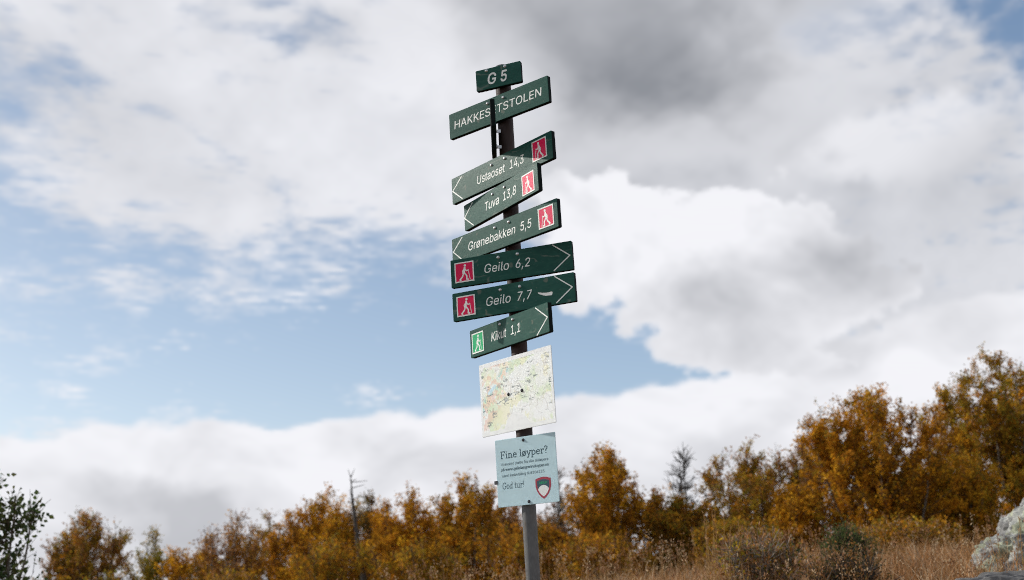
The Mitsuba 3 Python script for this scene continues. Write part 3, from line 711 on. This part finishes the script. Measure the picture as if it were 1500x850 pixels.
for lab, x, y, zt, hw, mixd, sd in (
        ('far rusty birch glimpsed in the low gap of the tree line at the left', -7.69, 27.0, 2.27, 0.75, [('rust', 1), ('olive', 1)], 41),
        ('far orange birch glimpsed behind the black snag and the cone-shaped birch', -3.41, 27.0, 2.73, 0.75, [('orange', 1), ('rust', 1)], 42),
        ('far brown birch glimpsed low behind the grey pole', 0.52, 25.5, 2.64, 0.85, [('rust', 1), ('brown', 1)], 43),
        ('far olive birch glimpsed behind the leafless grey tree', 4.26, 25.5, 2.48, 0.85, [('olive', 1), ('rust', 1)], 44)):
    tree('birch_tree', lab, 'tree', x, y, zt, hw, 'round', mixd, 5200, 0.065, 4, sd)

for lab, x, y, zt, hw, mixd, sd in (
        ('rusty birch between the twin-topped birch and the golden round birch', -4.25, 20.8, 2.74, 0.62, [('rust', 2), ('orange', 1)], 45),
        ('orange birch between the golden round birch and the cone-shaped one by the snag', -2.55, 20.6, 2.81, 0.6, [('orange', 2), ('rust', 1)], 46),
        ('amber birch low between the cone-shaped birch and the tall narrow one', -1.35, 19.4, 2.62, 0.5, [('amber', 2), ('rust', 1)], 47),
        ('rusty low birch between the biggest dome and the tallest tree', 6.4, 18.0, 2.75, 0.8, [('rust', 2), ('olive', 1)], 48)):
    tree('birch_tree', lab, 'tree', x, y, zt, hw, 'round', mixd, 5600, 0.055, 4, sd)

# low growth under the birches, left to right
for lab, x, y, zt, hw, mixd, nl, sd in (
        ('low yellow-green birch scrub in the bottom left corner right of the dark sapling', -5.75, 15.6, 1.66, 0.55, [('yellowgreen', 2), ('olive', 2), ('rust', 1)], 2600, 51),
        ('low amber scrub at the foot of the twiggy brown birch', -4.6, 17.2, 1.80, 0.6, [('amber', 2), ('olive', 1), ('brown', 1)], 2800, 52),
        ('low rust and olive scrub at the foot of the black snag', -2.95, 17.2, 2.10, 0.75, [('rust', 2), ('olive', 2), ('orange', 1)], 4200, 53),
        ('low olive scrub under the cone-shaped birch left of the pole', -1.55, 16.6, 1.98, 0.6, [('rust', 1), ('olive', 2), ('amber', 1)], 3600, 54),
        ('low rusty scrub directly behind the grey pole', 0.2, 16.9, 2.15, 0.85, [('rust', 2), ('orange', 1), ('olive', 1)], 5200, 55),
        ('low rusty scrub under the large cone-shaped birch', 1.05, 15.6, 1.86, 0.6, [('rust', 3), ('orange', 1), ('olive', 1)], 3600, 56),
        ('low olive scrub right of the leafless grey tree', 3.0, 15.8, 1.98, 0.7, [('orange', 1), ('rust', 1), ('olive', 2)], 4200, 57),
        ('low olive and rusty scrub under the biggest birch', 4.9, 14.6, 1.84, 0.7, [('olive', 2), ('rust', 2), ('orange', 1)], 4200, 58)):
    tree('birch_scrub', lab, 'shrub', x, y, zt, hw, ('bush', 'cone', 'spire')[sd % 3], mixd, nl, 0.05, 5, sd, 0.03, 16, spread=0.85, bare_top=0.1)

# the black snag
snag = thing('dead_snag', 'black broken dead trunk rising above the orange birches left of the signpost', 'tree')
rs = np.random.default_rng(61)
sx, sy = -2.94, 19.2
sz = float(ground_z(sx, sy)) - 0.1
stem = np.array([[sx + 0.30, sy, sz], [sx + 0.22, sy, sz + 0.7], [sx + 0.12, sy, sz + 1.2], [sx + 0.04, sy, 2.55], [sx, sy, 2.90], [sx - 0.02, sy, 3.26]])
part(snag, 'trunk', tube(stem, [0.065, 0.055, 0.044, 0.032, 0.019, 0.005], 9), 'm_dark_dead', smooth=True)
s0 = rs.uniform(0.25, 0.98, 34) * 5
si_ = np.minimum(s0.astype(int), 4)
sp = stem[si_] + (stem[si_ + 1] - stem[si_]) * (s0 - si_)[:, None]
sd_ = unit(np.stack([rs.normal(0, 1, 34), rs.normal(0, 1, 34), rs.normal(0.35, 0.3, 34)], 1))
part(snag, 'stubs', kind='stuff', mesh=prisms(sp, sp + sd_ * rs.uniform(0.06, 0.3, (34, 1)), np.full(34, 0.010), np.full(34, 0.004)), m='m_dark_dead')

# juniper, willow, heather in the right foreground
tree('juniper', 'dark green juniper bush between the grey willow and the dry grass slope', 'shrub', 2.44, 8.5, 1.64, 0.14, 'bush', [('green', 1)], 3000, 0.034, 5, 71, 0.05, 20, leaf_aspect=0.35, spread=0.8)
tree('willow_shrub', 'grey-green willow shrub with pale twigs at the bottom right of centre', 'shrub', 1.62, 7.8, 1.60, 0.26, 'bush', [('olive', 3), ('brown', 5), ('green', 1)], 900, 0.060, 8, 72, 0.05, 18, leaf_aspect=0.35, spread=0.9, bark='m_pale_twig', twig_r=0.003)
tree('heather_shrub', 'dark twiggy heather below the juniper bush', 'shrub', 2.02, 7.1, 1.47, 0.18, 'bush', [('dark', 2), ('brown', 1)], 1500, 0.036, 6, 73, 0.05, 16, leaf_aspect=0.4, spread=0.9, bark='m_dark_dead')

# ------------------------------------------------------------------ rocks


def rock(name, label, c, r, m, seed, sub=6, rough=0.35):
    s = trimesh.creation.icosphere(subdivisions=sub)
    v = np.array(s.vertices)
    n = meshkit.fbm(v * 1.3 + seed, 4, seed) - 0.5
    n2 = np.abs(meshkit.fbm(v * 3.1 + seed, 3, seed + 9) - 0.5)
    n3 = meshkit.fbm(v * 12 + seed, 3, seed + 17) - 0.5
    n4 = np.abs(meshkit.fbm(v * 6.5 + seed * 2, 3, seed + 29) - 0.5)
    n5 = meshkit.fbm(v * 30 + seed, 2, seed + 37) - 0.5
    v = v * (1 + rough * 1.6 * n - 0.45 * n2 - 0.22 * n4 + 0.09 * n3 + 0.035 * n5)[:, None]
    v = np.sign(v) * np.abs(v) ** 0.88
    key = thing(name, label, 'rock')
    scene[key] = mikit.ply((v * np.array(r) + np.array(c), s.faces), m, smooth=35)


rock('boulder', 'pale grey lichen-covered boulder at the right edge of the grass slope', (3.68, 7.5, 1.24), (0.72, 0.52, 0.60), 'm_rock', 3)
rock('flat_rock', 'low dark mossy rock at the bottom right corner in front of the boulder', (2.78, 6.1, 1.10), (0.74, 0.36, 0.29), 'm_dark_rock', 8)


# ------------------------------------------------------------------ dry grass
def blades(rng, x, y, h, w, bend, cols):
    n = len(x)
    z = ground_z(x, y) - 0.02
    a = rng.uniform(0, 2 * np.pi, n)
    side_ = np.stack([np.cos(a), np.sin(a), 0 * a], 1)
    b = rng.uniform(0, 2 * np.pi, n)
    out = np.stack([np.cos(b), np.sin(b), 0 * b], 1) * (h * bend)[:, None]
    base = np.stack([x, y, z], 1)
    rows = []
    for t, ww in ((0, 1.0), (0.4, 0.85), (0.75, 0.55)):
        c = base + out * t ** 2 + np.array([0, 0, 1.0]) * (h * t * (1 - 0.25 * bend * t))[:, None]
        rows += [c - side_ * (w * ww / 2)[:, None], c + side_ * (w * ww / 2)[:, None]]
    rows.append(base + out + np.array([0, 0, 1.0]) * (h * (1 - 0.25 * bend))[:, None])
    v = np.stack(rows, 1).reshape(-1, 3)
    f = (np.arange(n)[:, None, None] * 7 + np.array([[0, 1, 3], [0, 3, 2], [2, 3, 5], [2, 5, 4], [4, 5, 6]])).reshape(-1, 3)
    return v, f, np.repeat(cols, 7, 0)


GP = np.array([1.22, 1.40, 1.9]) * np.array([(0.36, 0.17, 0.06), (0.28, 0.12, 0.035), (0.44, 0.26, 0.11), (0.20, 0.09, 0.025), (0.34, 0.14, 0.04), (0.50, 0.34, 0.17)])
rg = np.random.default_rng(81)
nc = 6200
cxs = rg.uniform(-4.5, 6.0, nc)
cys = 4.9 + 6.8 * rg.random(nc) ** 0.9
keep = (cxs > -1.2) | (rg.random(nc) < 0.3)
cxs, cys = cxs[keep], cys[keep]
per = rg.integers(8, 22, len(cxs))
X = np.repeat(cxs, per) + rg.normal(0, 0.045, per.sum())
Y = np.repeat(cys, per) + rg.normal(0, 0.045, per.sum())
hb = np.repeat(rg.uniform(0.20, 0.39, len(cxs)) * (1 + 0.30 * sstep(0.5, 3.0, cxs)), per) * rg.uniform(0.6, 1.25, per.sum())
tone = np.repeat(rg.integers(0, len(GP), len(cxs)), per)
cc = np.where(rg.random((len(X), 1)) < 0.6, GP[tone], GP[rg.integers(0, len(GP), len(X))]) * rg.uniform(0.75, 1.25, (len(X), 1))
gvv, gff, gcc = blades(rg, X, Y, hb, rg.uniform(0.004, 0.009, len(X)), rg.uniform(0.15, 0.75, len(X)), cc)
nh = 1500
hx_, hy_ = rg.uniform(-1.2, 5.0, nh), rg.uniform(5.6, 11.0, nh)
hh_ = rg.uniform(0.36, 0.68, nh)
bend_ = rg.uniform(0.05, 0.35, nh)
hv, hf, hc = blades(rg, hx_, hy_, hh_, np.full(nh, 0.0045), bend_, np.tile([(0.36, 0.22, 0.10)], (nh, 1)) * rg.uniform(0.6, 1.3, (nh, 1)))
tips = hv.reshape(-1, 7, 3)[:, 6]
k5 = np.repeat(np.arange(nh), 7)
sv, sf, sc = leaf_mesh(rg, tips[k5] + rg.normal(0, 0.010, (len(k5), 3)) - np.array([0, 0, 1.0]) * rg.uniform(0, 0.06, (len(k5), 1)), np.tile([(0, 0, 1.0)], (len(k5), 1)), 0.020, 0.5,
                       np.array([(0.46, 0.33, 0.20), (0.34, 0.19, 0.10), (0.24, 0.12, 0.06)])[rg.integers(0, 3, nh)][k5])
gcc = np.vstack([gcc, hc, sc])
gvv, gff = join([(gvv, gff), (hv, hf), (sv, sf)])
scene['dry_grass'] = mikit.ply((gvv, gff), 'm_grass', color=np.clip(gcc, 0, 0.9))
labels['dry_grass'] = {'label': 'rust and straw coloured dry grass covering the slope on the right', 'category': 'grass', 'kind': 'stuff'}

# tall straw stalks with ragged heads
for i, (lab, x0, y0, nst, zt) in enumerate((('clump of tall thin straw stalks left of the grey willow shrub', 1.30, 7.6, 16, 1.84), ('clump of pale tall grass stalks in front of the boulder', 2.95, 6.9, 7, 1.68))):
    key = thing('tall_grass', lab, 'grass')
    r_ = np.random.default_rng(90 + i)
    st, hd = [], []
    for k in range(nst):
        bx, by = x0 + r_.normal(0, 0.09), y0 + r_.normal(0, 0.12)
        bz = float(ground_z(bx, by))
        top = np.array([bx + r_.normal(0, 0.07), by + r_.normal(0, 0.05), bz + (zt - bz) * r_.uniform(0.7, 1.0)])
        b0 = np.array([bx, by, bz - 0.02])
        mid = (b0 + top) / 2 + np.array([r_.normal(0, 0.012), r_.normal(0, 0.012), 0])
        st.append(tube([b0, mid, top], [0.0028, 0.0022, 0.0012], 4))
        m_ = 9
        a0 = top - unit(top - mid) * r_.uniform(0, 0.09, (m_, 1))
        hd.append(prisms(a0, a0 + unit(np.stack([r_.normal(0, 0.5, m_), r_.normal(0, 0.5, m_), np.ones(m_)], 1)) * 0.022, np.full(m_, 0.002), np.full(m_, 0.0008)))
    v1, f1 = join(st)
    v2, f2 = join(hd)
    part(key, 'stalks', (v1, f1), 'm_grass', color=np.tile([(0.42, 0.27, 0.10)], (len(v1), 1)))
    part(key, 'seed_heads', (v2, f2), 'm_grass', color=np.tile([(0.46, 0.28, 0.14)], (len(v2), 1)))
